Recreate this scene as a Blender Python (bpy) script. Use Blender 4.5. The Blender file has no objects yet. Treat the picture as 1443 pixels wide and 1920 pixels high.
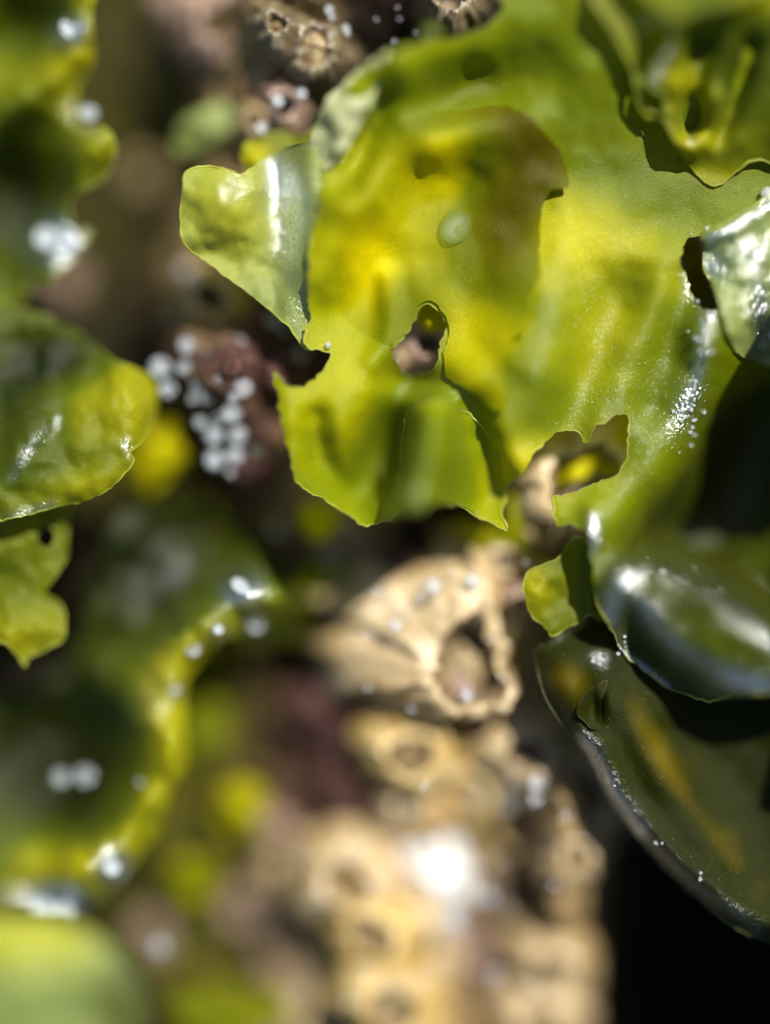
import bpy, bmesh, math, random
import numpy as np
from mathutils import Vector, Matrix
from mathutils.geometry import delaunay_2d_cdt

# ------------------------------------------------------------------ camera, sky, sun, exposure
S = bpy.context.scene
C = S.collection
D = 30.0                                   # camera height above the plane of focus
cd = bpy.data.cameras.new('camera')
cam = bpy.data.objects.new('camera', cd)
C.objects.link(cam)
S.camera = cam
cam.location = (0, 0, D)
cd.sensor_fit = 'VERTICAL'
cd.sensor_height = 36
cd.lens = 36 * D / 19.2
cd.clip_start = 0.1
cd.clip_end = 600
cd.dof.use_dof = True
cd.dof.focus_distance = D
APER = 4.4
cd.dof.aperture_fstop = cd.lens * 1e-3 / (2 * APER)

AZ, EL = math.radians(56), math.radians(51)
SUN = Vector((math.cos(AZ) * math.cos(EL), math.sin(AZ) * math.cos(EL), math.sin(EL)))
w = bpy.data.worlds.new('World')
S.world = w
w.use_nodes = True
nt = w.node_tree
bg = nt.nodes['Background']
sky = nt.nodes.new('ShaderNodeTexSky')
sky.sky_type = 'NISHITA'
sky.sun_disc = False
sky.sun_elevation = EL
sky.sun_rotation = math.pi / 2 - AZ
nt.links.new(sky.outputs[0], bg.inputs[0])
bg.inputs[1].default_value = 0.065
sd = bpy.data.lights.new('sun', 'SUN')
sd.energy = 5.0
sd.angle = math.radians(0.5)
sd.color = (1.0, 0.95, 0.86)
so = bpy.data.objects.new('sun', sd)
C.objects.link(so)
so.rotation_euler = (-SUN).to_track_quat('-Z', 'Y').to_euler()
S.view_settings.view_transform = 'Standard'
S.view_settings.look = 'None'
S.view_settings.exposure = 0.72
S.view_settings.gamma = 1
S.cycles.use_denoising = True
S.cycles.sample_clamp_indirect = 4
S.cycles.max_bounces = 10
S.cycles.transparent_max_bounces = 16
S.cycles.caustics_reflective = False
S.cycles.caustics_refractive = False

# ------------------------------------------------------------------ numeric helpers
def P(px, py, z):
    """a point of the scene seen at photo pixel (px, py) and lying at height z"""
    k = (D - z) / D / 100.0
    return ((px - 721.5) * k, (960 - py) * k, z)

def _hash(ix, iy, seed):
    v = np.sin(ix * 127.1 + iy * 311.7 + seed * 74.7) * 43758.5453
    return v - np.floor(v)

def vnoise(x, y, seed=0):
    ix, iy = np.floor(x), np.floor(y)
    fx, fy = x - ix, y - iy
    fx = fx * fx * fx * (fx * (fx * 6 - 15) + 10); fy = fy * fy * fy * (fy * (fy * 6 - 15) + 10)
    a, b = _hash(ix, iy, seed), _hash(ix + 1, iy, seed)
    c, d = _hash(ix, iy + 1, seed), _hash(ix + 1, iy + 1, seed)
    return (a + (b - a) * fx) * (1 - fy) + (c + (d - c) * fx) * fy - 0.5

def fbm(x, y, seed=0, octv=4, gain=0.5):
    s, a = 0, 1.0
    for k in range(octv):
        s = s + a * vnoise(x * 2 ** k + 17.3 * k, y * 2 ** k - 9.1 * k, seed + k)
        a *= gain
    return s

def G(x, y, cx, cy, sx, sy, h, deg=0):
    t = math.radians(deg)
    u = (x - cx) * math.cos(t) + (y - cy) * math.sin(t)
    v = -(x - cx) * math.sin(t) + (y - cy) * math.cos(t)
    return h * np.exp(-0.5 * ((u / sx) ** 2 + (v / sy) ** 2))

def dist_line(x, y, pts):
    best = np.full(np.shape(x), 1e9)
    for (ax, ay), (bx, by) in zip(pts[:-1], pts[1:]):
        dx, dy = bx - ax, by - ay
        t = np.clip(((x - ax) * dx + (y - ay) * dy) / (dx * dx + dy * dy), 0, 1)
        best = np.minimum(best, np.hypot(x - ax - t * dx, y - ay - t * dy))
    return best

def R(x, y, pts, wd, h):
    return h * np.exp(-0.5 * (dist_line(x, y, smooth(pts, 30, False)) / wd) ** 2)

def sstep(v, a, b):
    t = np.clip((v - a) / (b - a), 0, 1)
    return t * t * (3 - 2 * t)

def smooth(pts, step=6.0, closed=True):
    n = len(pts); out = []
    rng = range(n) if closed else range(n - 1)
    for i in rng:
        if closed:
            p0, p1, p2, p3 = (np.array(pts[(i + k) % n], float) for k in (-1, 0, 1, 2))
        else:
            p0, p1, p2, p3 = (np.array(pts[min(max(i + k, 0), n - 1)], float) for k in (-1, 0, 1, 2))
        m = max(1, int(np.hypot(*(p2 - p1)) / step))
        for j in range(m):
            t = j / m
            out.append(tuple(0.5 * (2 * p1 + (p2 - p0) * t + (2 * p0 - 5 * p1 + 4 * p2 - p3) * t * t + (3 * p1 - p0 - 3 * p2 + p3) * t ** 3)))
    if not closed:
        out.append(tuple(pts[-1]))
    return out

def inside(x, y, poly):
    c = np.zeros(np.shape(x), bool)
    n = len(poly)
    for i in range(n):
        x1, y1 = poly[i]; x2, y2 = poly[i - 1]
        if y1 == y2: continue
        c ^= ((y1 > y) != (y2 > y)) & (x < (x2 - x1) * (y - y1) / (y2 - y1) + x1)
    return c

def jagged(poly, amp, seed):
    q = np.array(poly); n = len(q)
    tn = np.roll(q, -1, 0) - np.roll(q, 1, 0)
    tn /= np.linalg.norm(tn, axis=1)[:, None] + 1e-9
    nr = np.stack([tn[:, 1], -tn[:, 0]], 1)
    s = np.cumsum(np.hypot(*(q - np.roll(q, 1, 0)).T))
    o = amp * (vnoise(s / 26, s * 0 + seed, seed) * 2.2 + vnoise(s / 9, s * 0, seed + 5) * 1.7 + np.abs(vnoise(s / 14, s * 0, seed + 9)) * 1.6)
    q = q + nr * o[:, None]
    return [tuple(v) for v in q]

def tag(o, label=None, cat=None, group=None, kind=None):
    if label: o['label'] = label
    if cat: o['category'] = cat
    if group: o['group'] = group
    if kind: o['kind'] = kind
    return o

def mesh_obj(name, verts, faces, mat, parent=None, attrs=None, shade=True):
    me = bpy.data.meshes.new(name)
    me.from_pydata([tuple(map(float, v)) for v in verts], [], faces)
    if shade: me.polygons.foreach_set('use_smooth', [True] * len(me.polygons))
    for k, v in (attrs or {}).items():
        a = me.attributes.new(k, 'FLOAT', 'POINT')
        a.data.foreach_set('value', np.asarray(v, dtype=np.float32))
    me.materials.append(mat)
    me.update()
    o = bpy.data.objects.new(name, me)
    C.objects.link(o)
    if parent is not None: o.parent = parent
    return o

def holder(name, px, py, z, label, cat, group=None):
    o = bpy.data.objects.new(name, None)
    o.empty_display_size = 0.3
    C.objects.link(o)
    return tag(o, label, cat, group)

# ------------------------------------------------------------------ materials
class N:
    def __init__(s, name):
        s.m = bpy.data.materials.new(name); s.m.use_nodes = True
        s.t = s.m.node_tree; s.t.nodes.clear()
        s.out = s.t.nodes.new('ShaderNodeOutputMaterial')
    def n(s, typ, _ins=None, **kw):
        nd = s.t.nodes.new(typ)
        for k, v in kw.items(): setattr(nd, k, v)
        for k, v in (_ins or {}).items():
            if hasattr(v, 'is_output'): s.t.links.new(v, nd.inputs[k])
            else: nd.inputs[k].default_value = v
        return nd
    def noise(s, scale, detail=4, rough=0.55, vec=None, dist=0):
        i = {'Scale': scale, 'Detail': detail, 'Roughness': rough, 'Distortion': dist}
        if vec is None: vec = s.geo()
        i['Vector'] = vec
        return s.n('ShaderNodeTexNoise', i).outputs[0]
    def geo(s):
        if not hasattr(s, '_g'): s._g = s.n('ShaderNodeNewGeometry').outputs['Position']
        return s._g
    def ramp(s, fac, stops):
        r = s.n('ShaderNodeValToRGB', {0: fac})
        e = r.color_ramp.elements
        while len(e) > 1: e.remove(e[-1])
        for i, (p, c) in enumerate(stops):
            k = e[0] if i == 0 else e.new(p)
            k.position = p; k.color = (*c, 1)
        return r.outputs[0]
    def mix(s, fac, a, b, blend='MIX'):
        m = s.n('ShaderNodeMix', data_type='RGBA', blend_type=blend)
        for k, v in ((0, fac), (6, a), (7, b)):
            if hasattr(v, 'is_output'): s.t.links.new(v, m.inputs[k])
            elif k == 0: m.inputs[0].default_value = v
            else: m.inputs[k].default_value = (*v, 1)
        return m.outputs[2]
    def math(s, op, a, b=0.0, clamp=False):
        m = s.n('ShaderNodeMath', {0: a, 1: b}, operation=op); m.use_clamp = clamp
        return m.outputs[0]
    def end(s, sock): s.t.links.new(sock, s.out.inputs[0]); return s.m

def leaf_mat(name, dk, diff, diff2, tdk, trans, trans2, transp=(0.35, 0.4, 0.03), f_tr=0.4, f_tp=0.12, rough=0.3, bump=0.2, ior=1.38, spec=0.6, lumps=0.22):
    """a wet algal sheet: pigment with painted shade and glow, from dark green through green to yellow, light passing through, a wet coat"""
    k = N(name)
    at = k.n('ShaderNodeAttribute', attribute_name='pigment_light').outputs['Fac']
    n1 = k.noise(0.55, 4, 0.5, dist=0.3)
    n2 = k.noise(9.0, 4, 0.6)
    fac = k.math('ADD', at, k.math('MULTIPLY', k.math('SUBTRACT', n1, 0.5), 0.7))
    hi = k.math('MULTIPLY', fac, 1.0, clamp=True)
    lo = k.math('MULTIPLY', fac, -1.0, clamp=True)
    cell = k.n('ShaderNodeTexVoronoi', {'Scale': 30.0, 'Vector': k.geo()}).outputs['Distance']
    grain = k.math('ADD', 0.78, k.math('MULTIPLY', k.math('ADD', cell, n2), 0.30))
    wet = k.n('ShaderNodeAttribute', attribute_name='wet').outputs['Fac']
    dots = k.n('ShaderNodeTexVoronoi', {'Scale': 7.0, 'Vector': k.geo(), 'Randomness': 1.0}).outputs['Distance']
    dots = k.math('LESS_THAN', k.math('ADD', dots, k.math('MULTIPLY', n2, 0.1)), 0.115)
    def tone(d0, a, b):
        c = k.mix(lo, k.mix(hi, a, b), d0)
        m = k.n('ShaderNodeVectorMath', {0: c, 1: k.n('ShaderNodeCombineXYZ', {0: grain, 1: grain, 2: grain}).outputs[0]}, operation='MULTIPLY')
        return k.mix(k.math('MULTIPLY', dots, 0.35), m.outputs[0], (0.6, 0.62, 0.4))
    fine = k.math('ADD', k.math('MULTIPLY', k.noise(38.0, 3, 0.65), 0.055), k.math('MULTIPLY', cell, 0.03))
    bh = k.math('ADD', k.math('MULTIPLY', k.noise(1.6, 2, 0.4), lumps), fine)
    bp = k.n('ShaderNodeBump', {'Strength': bump, 'Distance': 0.5, 'Height': bh}).outputs[0]
    bp2 = k.n('ShaderNodeBump', {'Strength': min(1, bump * 2.5), 'Distance': 0.5, 'Height': bh}).outputs[0]
    d = k.n('ShaderNodeBsdfDiffuse', {'Color': tone(dk, diff, diff2), 'Normal': bp}).outputs[0]
    t = k.n('ShaderNodeBsdfTranslucent', {'Color': tone(tdk, trans, trans2), 'Normal': bp}).outputs[0]
    tp = k.n('ShaderNodeBsdfTransparent', {'Color': (*transp, 1)}).outputs[0]
    g = k.n('ShaderNodeBsdfGlossy', {'Color': (1, 1, 1, 1), 'Roughness': rough, 'Normal': bp2}).outputs[0]
    fr = k.math('MULTIPLY', k.n('ShaderNodeFresnel', {'IOR': ior, 'Normal': bp2}).outputs[0], k.math('MULTIPLY', spec, k.math('ADD', 1.0, k.math('MULTIPLY', lo, 0.25))))
    a = k.n('ShaderNodeMixShader', {0: f_tr, 1: d, 2: t}).outputs[0]
    a = k.n('ShaderNodeMixShader', {0: k.math('MULTIPLY', f_tp, k.math('SUBTRACT', 1.0, lo)), 1: a, 2: tp}).outputs[0]
    a = k.n('ShaderNodeMixShader', {0: fr, 1: a, 2: g}).outputs[0]
    bw = k.n('ShaderNodeBump', {'Strength': 1.0, 'Distance': 0.5, 'Height': k.math('ADD', k.math('MULTIPLY', k.noise(11.0, 2, 0.6, dist=0.6), 0.11), k.math('MULTIPLY', k.noise(40.0, 2, 0.6), 0.016))}).outputs[0]
    gw = k.n('ShaderNodeBsdfGlossy', {'Color': (0.93, 0.97, 1, 1), 'Roughness': 0.2, 'Normal': bw}).outputs[0]
    a = k.n('ShaderNodeMixShader', {0: k.math('MULTIPLY', wet, 0.9, clamp=True), 1: a, 2: gw}).outputs[0]
    return k.end(a)

DKA, DKT = (0.034, 0.042, 0.0006), (0.05, 0.06, 0.0008)
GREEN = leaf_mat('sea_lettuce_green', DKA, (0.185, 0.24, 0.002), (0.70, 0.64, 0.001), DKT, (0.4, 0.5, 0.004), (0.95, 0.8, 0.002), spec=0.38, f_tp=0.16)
PALE = leaf_mat('sea_lettuce_pale', DKA, (0.26, 0.33, 0.09), (0.40, 0.42, 0.02), DKT, (0.34, 0.44, 0.02), (0.6, 0.6, 0.01), rough=0.34, spec=0.7)
OLIVE = leaf_mat('sea_lettuce_olive', (0.075, 0.058, 0.0005), (0.185, 0.215, 0.002), (0.78, 0.68, 0.001), (0.05, 0.04, 0.001), (0.4, 0.42, 0.002), (0.95, 0.8, 0.002), spec=0.22, f_tp=0.16)
WHITISH = leaf_mat('sea_lettuce_bleached', DKA, (0.55, 0.58, 0.30), (0.62, 0.62, 0.2), DKT, (0.6, 0.6, 0.3), (0.6, 0.6, 0.1), spec=1)
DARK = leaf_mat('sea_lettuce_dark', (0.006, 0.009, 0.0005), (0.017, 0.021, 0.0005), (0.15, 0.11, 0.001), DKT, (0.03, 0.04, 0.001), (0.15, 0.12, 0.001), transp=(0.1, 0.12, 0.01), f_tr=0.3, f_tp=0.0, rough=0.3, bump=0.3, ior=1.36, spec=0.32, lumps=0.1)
DEEP = leaf_mat('sea_lettuce_thick', (0.012, 0.018, 0.0005), (0.09, 0.125, 0.003), (0.42, 0.40, 0.004), DKT, (0.15, 0.2, 0.003), (0.8, 0.7, 0.003), rough=0.32, spec=0.42, lumps=0.1)
RIM = leaf_mat('sea_lettuce_edge', DKA, (0.36, 0.42, 0.05), (0.5, 0.52, 0.05), DKT, (0.5, 0.58, 0.05), (0.6, 0.6, 0.05), spec=1)  # lighter than the blade: a lit edge line put into the colour
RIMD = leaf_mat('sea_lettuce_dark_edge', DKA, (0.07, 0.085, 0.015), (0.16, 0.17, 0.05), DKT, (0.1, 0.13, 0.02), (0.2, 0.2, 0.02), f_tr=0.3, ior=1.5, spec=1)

def crust_mat(name, cols, rough=0.4, bump=0.6, scale=1.2, spec=0.6):
    k = N(name)
    n1 = k.noise(scale, 6, 0.62, dist=0.5)
    n2 = k.noise(scale * 7, 5, 0.65)
    c = k.ramp(k.math('ADD', k.math('MULTIPLY', n1, 0.72), k.math('MULTIPLY', n2, 0.28)), cols)
    h = k.math('ADD', k.math('MULTIPLY', n2, 0.6), k.math('MULTIPLY', k.noise(24, 4, 0.6), 0.25))
    b = k.n('ShaderNodeBump', {'Strength': bump, 'Distance': 0.45, 'Height': h}).outputs[0]
    p = k.n('ShaderNodeBsdfPrincipled', {'Base Color': c, 'Roughness': rough, 'Normal': b, 'Specular IOR Level': spec})
    bw = k.n('ShaderNodeBump', {'Strength': 1.0, 'Distance': 0.5, 'Height': k.math('MULTIPLY', k.noise(9.0, 3, 0.6), 0.12)}).outputs[0]
    gw = k.n('ShaderNodeBsdfGlossy', {'Color': (1, 1, 1, 1), 'Roughness': 0.22, 'Normal': bw}).outputs[0]
    return k.end(k.n('ShaderNodeMixShader', {0: 0.07, 1: p.outputs[0], 2: gw}).outputs[0])

TAN = crust_mat('barnacle_shell', [(0.3, (0.20, 0.12, 0.045)), (0.42, (0.46, 0.31, 0.12)), (0.54, (0.62, 0.46, 0.24)), (0.68, (0.80, 0.67, 0.45))])
TAN_IN = crust_mat('barnacle_inner', [(0.3, (0.06, 0.035, 0.015)), (0.5, (0.20, 0.13, 0.055)), (0.7, (0.42, 0.29, 0.12))])
PLATE = crust_mat('barnacle_plate', [(0.3, (0.16, 0.11, 0.05)), (0.5, (0.48, 0.34, 0.14)), (0.7, (0.6, 0.48, 0.3))], scale=2.5)
BROWN = crust_mat('weathered_shell', [(0.32, (0.05, 0.03, 0.01)), (0.46, (0.22, 0.15, 0.06)), (0.58, (0.46, 0.36, 0.17)), (0.72, (0.7, 0.6, 0.4))], scale=3.0, bump=0.9)
PINK = crust_mat('pinkish_lump', [(0.3, (0.16, 0.09, 0.07)), (0.5, (0.38, 0.24, 0.17)), (0.7, (0.55, 0.42, 0.33))], rough=0.35)
OCHRE = crust_mat('ochre_lump', [(0.3, (0.26, 0.15, 0.03)), (0.5, (0.58, 0.39, 0.10)), (0.7, (0.72, 0.56, 0.27))])
WHITE = crust_mat('white_shell', [(0.35, (0.45, 0.46, 0.46)), (0.5, (0.8, 0.8, 0.78)), (0.7, (0.9, 0.9, 0.88))], rough=0.25, bump=0.5, scale=0.9)

def rock_mat():
    k = N('wet_rock')
    tan = k.n('ShaderNodeAttribute', attribute_name='crust').outputs['Fac']
    mar = k.n('ShaderNodeAttribute', attribute_name='maroon').outputs['Fac']
    alg = k.n('ShaderNodeAttribute', attribute_name='film').outputs['Fac']
    n1, n2 = k.noise(1.1, 6, 0.62, dist=0.4), k.noise(7, 5, 0.65)
    dark = k.ramp(n1, [(0.34, (0.002, 0.0015, 0.0005)), (0.55, (0.006, 0.004, 0.001)), (0.75, (0.035, 0.023, 0.009))])
    crust = k.ramp(n2, [(0.3, (0.22, 0.13, 0.055)), (0.5, (0.48, 0.32, 0.13)), (0.68, (0.66, 0.5, 0.27))])
    maroon = k.ramp(n2, [(0.3, (0.035, 0.014, 0.012)), (0.55, (0.10, 0.042, 0.036)), (0.72, (0.22, 0.13, 0.12))])
    film = k.ramp(n2, [(0.3, (0.03, 0.03, 0.002)), (0.6, (0.12, 0.11, 0.004))])
    nz = k.math('SUBTRACT', n2, 0.5)
    def patch(f, amp):
        return k.math('ADD', f, k.math('MULTIPLY', k.math('MULTIPLY', nz, amp), k.math('MULTIPLY', f, 3.0, clamp=True)), clamp=True)
    c = k.mix(patch(mar, 1.2), dark, maroon)
    c = k.mix(patch(alg, 1.2), c, film)
    c = k.mix(patch(tan, 2.4), c, crust)
    h = k.math('ADD', k.math('MULTIPLY', n2, 0.7), k.math('MULTIPLY', k.noise(30, 4, 0.6), 0.25))
    b = k.n('ShaderNodeBump', {'Strength': 0.7, 'Distance': 0.3, 'Height': h}).outputs[0]
    p = k.n('ShaderNodeBsdfPrincipled', {'Base Color': c, 'Roughness': 0.45, 'Normal': b, 'Specular IOR Level': 0.2})
    return k.end(p.outputs[0])
ROCK = rock_mat()

def water_mat(name, milk, rough, fac, spec=2.2, bst=0.25, rimk=0.5):
    k = N(name)
    bump = k.n('ShaderNodeBump', {'Strength': bst, 'Distance': 0.05, 'Height': k.noise(24, 3, 0.6)}).outputs[0]
    fr = k.n('ShaderNodeFresnel', {'IOR': 1.5, 'Normal': bump}).outputs[0]
    d = k.n('ShaderNodeBsdfDiffuse', {'Color': (*milk, 1)}).outputs[0]
    tp = k.n('ShaderNodeBsdfTransparent', {'Color': (0.95, 0.97, 1.0, 1)}).outputs[0]
    g = k.n('ShaderNodeBsdfGlossy', {'Color': (0.95, 0.98, 1, 1), 'Roughness': rough, 'Normal': bump}).outputs[0]
    rimf = k.math('ADD', fac, k.math('MULTIPLY', k.n('ShaderNodeLayerWeight', {'Blend': 0.35}).outputs['Facing'], rimk), clamp=True)
    a = k.n('ShaderNodeMixShader', {0: rimf, 1: tp, 2: d}).outputs[0]
    a = k.n('ShaderNodeMixShader', {0: k.math('MULTIPLY', fr, spec, clamp=True), 1: a, 2: g}).outputs[0]
    return k.end(a)
WATER = water_mat('water_bead', (0.8, 0.87, 0.97), 0.24, 0.0, 3.2, 0.8, 1.0)  # white rim painted in as the bright ring of a blurred glint
FILM = water_mat('water_film', (0.6, 0.7, 0.76), 0.3, 0.16, 3.0, 0.8)
BUBBLE = water_mat('clear_bubble', (0.16, 0.22, 0.02), 0.35, 0.1, 0.1, 0.1, 0.5)

# ------------------------------------------------------------------ the rock
BACK = [(650, -60), (560, 120), (500, 240), (420, 480), (440, 640), (560, 760), (600, 900), (720, 1040), (780, 1250), (820, 1480), (740, 1700), (760, 1960), (760, 2150)]
BACKR = [(960, 1100), (1020, 1420), (1040, 1600), (1000, 1800), (960, 2000)]
def rock_z(x, y):
    x = np.asarray(x, float); y = np.asarray(y, float)
    z = -5.0 + 0 * x
    d = dist_line(x, y, smooth(BACK, 40, False))
    z += 3.0 * np.exp(-0.5 * (d / 120) ** 2)
    d2 = dist_line(x, y, smooth(BACKR, 40, False))
    z = np.maximum(z, -5.0 + 2.9 * np.exp(-0.5 * (d2 / 85) ** 2))
    z += G(x, y, 690, 10, 190, 120, 1.7) + G(x, y, 600, 110, 70, 70, 0.5)
    z += G(x, y, 400, 30, 110, 80, 0.8) + G(x, y, 600, 1400, 90, 130, 0.9)
    z += G(x, y, 430, 745, 90, 120, 1.25) + G(x, y, 1045, 1480, 50, 120, 0.9)
    z += G(x, y, 1100, 900, 160, 120, 2.3)
    z += -G(x, y, 620, 1250, 40, 60, 0.8) - G(x, y, 250, 420, 110, 140, 1.2)
    z += G(x, y, 400, 1700, 160, 200, 1.4)
    z += -1.6 * sstep(x, 1090, 1220) * sstep(y, 1200, 1500)
    z -= 0.9 * sstep(y, 1350, 1700)
    z += 0.9 * fbm(x / 150, y / 150, 3, 5) + 0.35 * np.abs(fbm(x / 60, y / 60, 8, 4)) 
    z += 0.16 * fbm(x / 22, y / 22, 11, 4)
    return z

def build_rock():
    xs = np.concatenate([np.linspace(-6000, -420, 26)[:-1], np.arange(-420, 1860, 9.0), np.linspace(1860, 7500, 26)[1:]])
    ys = np.concatenate([np.linspace(-6000, -420, 26)[:-1], np.arange(-420, 2340, 9.0), np.linspace(2340, 8000, 26)[1:]])
    X, Y = np.meshgrid(xs, ys)
    Z = rock_z(X, Y)
    far = sstep(np.maximum(np.maximum(-420 - X, X - 1860), np.maximum(-420 - Y, Y - 2340)), 0, 2500)
    Z = Z * (1 - far) + (-4.0 + 3.0 * fbm(X / 900, Y / 900, 4, 5)) * far
    K = (D + 4.5) / D / 100
    WX = (X - 721.5) * K; WY = (960 - Y) * K
    # unseen rise added right of the frame, shaped to shade the lower right fronds
    lo = 7.6 - 1.2 * sstep(WY, 6.6, 7.8) * 0
    top = np.interp(WY + 0.6 * fbm(WX * 0.7, WY * 0.7, 40, 4), [-26, -14, -9, -4, 1.8, 2.8, 3.5, 4.1, 6.3, 7.1, 8.7, 9.4], [0, 6, 9.0, 11, 12.5, 12.5, 12.5, 6.0, 6.5, 15.0, 14.5, 0])
    side = sstep(WX + 0.5 * fbm(WX, WY, 44, 4), 9.3, 10.9) * (1 - 0.75 * sstep(WX, 13, 22))
    wall = top * side
    Z = Z + wall
    wx, wy = WX, WY
    px = 721.5 + wx * 100 * D / (D - Z); py = 960 - wy * 100 * D / (D - Z)
    nx, ny = len(xs), len(ys)
    V = np.stack([wx, wy, Z], -1).reshape(-1, 3)
    idx = np.arange(nx * ny).reshape(ny, nx)
    F = np.stack([idx[:-1, :-1], idx[1:, :-1], idx[1:, 1:], idx[:-1, 1:]], -1).reshape(-1, 4).tolist()
    x, y = X, Y
    crust = 0.95 * np.exp(-0.5 * (dist_line(x, y, smooth(BACK[6:], 40, False)) / 120) ** 2)
    crust = np.maximum(crust, 0.85 * np.exp(-0.5 * (dist_line(x, y, smooth(BACK[1:5], 40, False)) / 60) ** 2))
    crust = np.maximum(crust, 0.85 * np.exp(-0.5 * (dist_line(x, y, smooth(BACKR, 40, False)) / 70) ** 2))
    crust = np.maximum(crust, G(x, y, 430, 40, 90, 70, 0.85)); crust = np.maximum(crust, G(x, y, 560, 40, 60, 90, 0.7))
    crust = np.maximum(crust, G(x, y, 1090, 890, 120, 90, 0.9))
    crust -= G(x, y, 800, 1000, 90, 50, 1.0) + G(x, y, 490, 760, 80, 140, 0.8) + G(x, y, 720, 40, 60, 60, 0.6)
    crust -= G(x, y, 560, 1380, 110, 150, 1.2) + G(x, y, 980, 1700, 40, 120, 0.7) + G(x, y, 960, 1390, 50, 30, 0.5)
    mar = np.maximum(G(x, y, 620, 1400, 110, 170, 1.1), G(x, y, 490, 760, 110, 190, 1.0))
    mar = np.maximum(mar, G(x, y, 700, 20, 90, 60, 0.4))
    film = np.maximum(G(x, y, 300, 860, 110, 90, 0.9), G(x, y, 340, 1350, 110, 300, 0.9)); film = np.maximum(film, G(x, y, 180, 100, 200, 300, 0.5))
    film = np.maximum(film, G(x, y, 350, 1800, 150, 200, 0.8)); film = np.maximum(film, G(x, y, 1090, 850, 70, 40, 0.8)); film = np.maximum(film, G(x, y, 1150, 1850, 60, 90, 0.6))
    o = mesh_obj('rock', V, F, ROCK, None, {'crust': np.clip(crust, 0, 1).ravel(), 'maroon': np.clip(mar, 0, 1).ravel(), 'film': np.clip(film, 0, 1).ravel()})
    tag(o, kind='structure')
build_rock()

# ------------------------------------------------------------------ fronds
def leaf(name, outline, zf, mat, parent=None, holes=(), step=9.0, jag=1.6, seed=1, pig_light=None, rim=RIM, rim_r=0.016, wet=None):
    rnd = np.random.RandomState(seed)
    loops = [jagged(smooth(outline, 5.5), jag, seed)] + [jagged(smooth(h, 5.5), jag * 1.2, seed + 30 + i) for i, h in enumerate(holes)]
    ol = np.array(loops[0])
    x0, y0 = ol.min(0); x1, y1 = ol.max(0)
    gx, gy = np.meshgrid(np.arange(x0, x1, step), np.arange(y0, y1, step))
    gx = (gx + (np.arange(gx.shape[0]) % 2)[:, None] * step / 2 + rnd.uniform(-.15, .15, gx.shape) * step).ravel()
    gy = (gy + rnd.uniform(-.15, .15, gy.shape) * step).ravel()
    ok = inside(gx, gy, loops[0])
    for h in loops[1:]: ok &= ~inside(gx, gy, h)
    gx, gy = gx[ok], gy[ok]
    allb = np.array([p for l in loops for p in l])
    keep = np.ones(len(gx), bool)
    for i in range(0, len(gx), 2000):
        dd = np.hypot(gx[i:i + 2000, None] - allb[None, :, 0], gy[i:i + 2000, None] - allb[None, :, 1]).min(1)
        keep[i:i + 2000] = dd > step * 0.5
    gx, gy = gx[keep], gy[keep]
    pts = [Vector(p) for p in allb] + [Vector(p) for p in zip(gx, gy)]
    edges, b = [], 0
    for l in loops:
        edges += [(b + i, b + (i + 1) % len(l)) for i in range(len(l))]; b += len(l)
    v2, _, f2, _, _, _ = delaunay_2d_cdt(pts, edges, [], 0, 1e-4)
    q = np.array([tuple(v) for v in v2])
    cen = np.array([q[list(f)].mean(0) for f in f2])
    okf = inside(cen[:, 0], cen[:, 1], loops[0])
    for h in loops[1:]: okf &= ~inside(cen[:, 0], cen[:, 1], h)
    F = [tuple(reversed(f)) for f, k in zip(f2, okf) if k]
    used = sorted({i for f in F for i in f}); mp = {u: i for i, u in enumerate(used)}
    F = [tuple(mp[i] for i in f) for f in F]
    q = q[used]
    z = zf(q[:, 0], q[:, 1])
    k = (D - z) / D / 100
    V = np.stack([(q[:, 0] - 721.5) * k, (960 - q[:, 1]) * k, z], 1)
    pg = np.zeros(len(q)) + 0.3 if pig_light is None else pig_light(q[:, 0], q[:, 1])
    o = mesh_obj(name, V, F, mat, parent, {'pigment_light': np.clip(pg, -1, 1), 'wet': np.clip(wet(q[:, 0], q[:, 1]), 0, 1) if wet else np.zeros(len(q))})
    # make the faces look up
    if o.data.polygons[0].normal.z < 0: o.data.flip_normals()
    if rim is not None:
        RV, RF = [], []
        for l in loops:
            a = np.array(l); zz = zf(a[:, 0], a[:, 1]); kk = (D - zz) / D / 100
            W = np.stack([(a[:, 0] - 721.5) * kk, (960 - a[:, 1]) * kk, zz + 0.004], 1)
            T = np.roll(W, -1, 0) - np.roll(W, 1, 0); T /= np.linalg.norm(T, axis=1)[:, None] + 1e-9
            A = np.cross(T, [0, 0, 1.0]); A /= np.linalg.norm(A, axis=1)[:, None] + 1e-9
            B = np.cross(A, T)
            s = np.arange(len(l)); rr = rim_r * np.clip(0.75 + 1.3 * vnoise(s / 4.0, s * 0.0, seed) + 1.4 * vnoise(s / 19.0, s * 0.0, seed + 2), 0.12, 2)
            b = len(RV)
            for j in range(5):
                t = 2 * math.pi * j / 5
                RV += [tuple(v) for v in W + (A * math.cos(t) + B * math.sin(t)) * rr[:, None]]
            n = len(l)
            for j in range(5):
                for i in range(n):
                    i2, j2 = (i + 1) % n, (j + 1) % 5
                    RF.append((b + j * n + i, b + j * n + i2, b + j2 * n + i2, b + j2 * n + i))
        mesh_obj('rim', RV, RF, rim, o if parent is None else o, {'pigment_light': np.full(len(RV), 0.4)})
    return o

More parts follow.
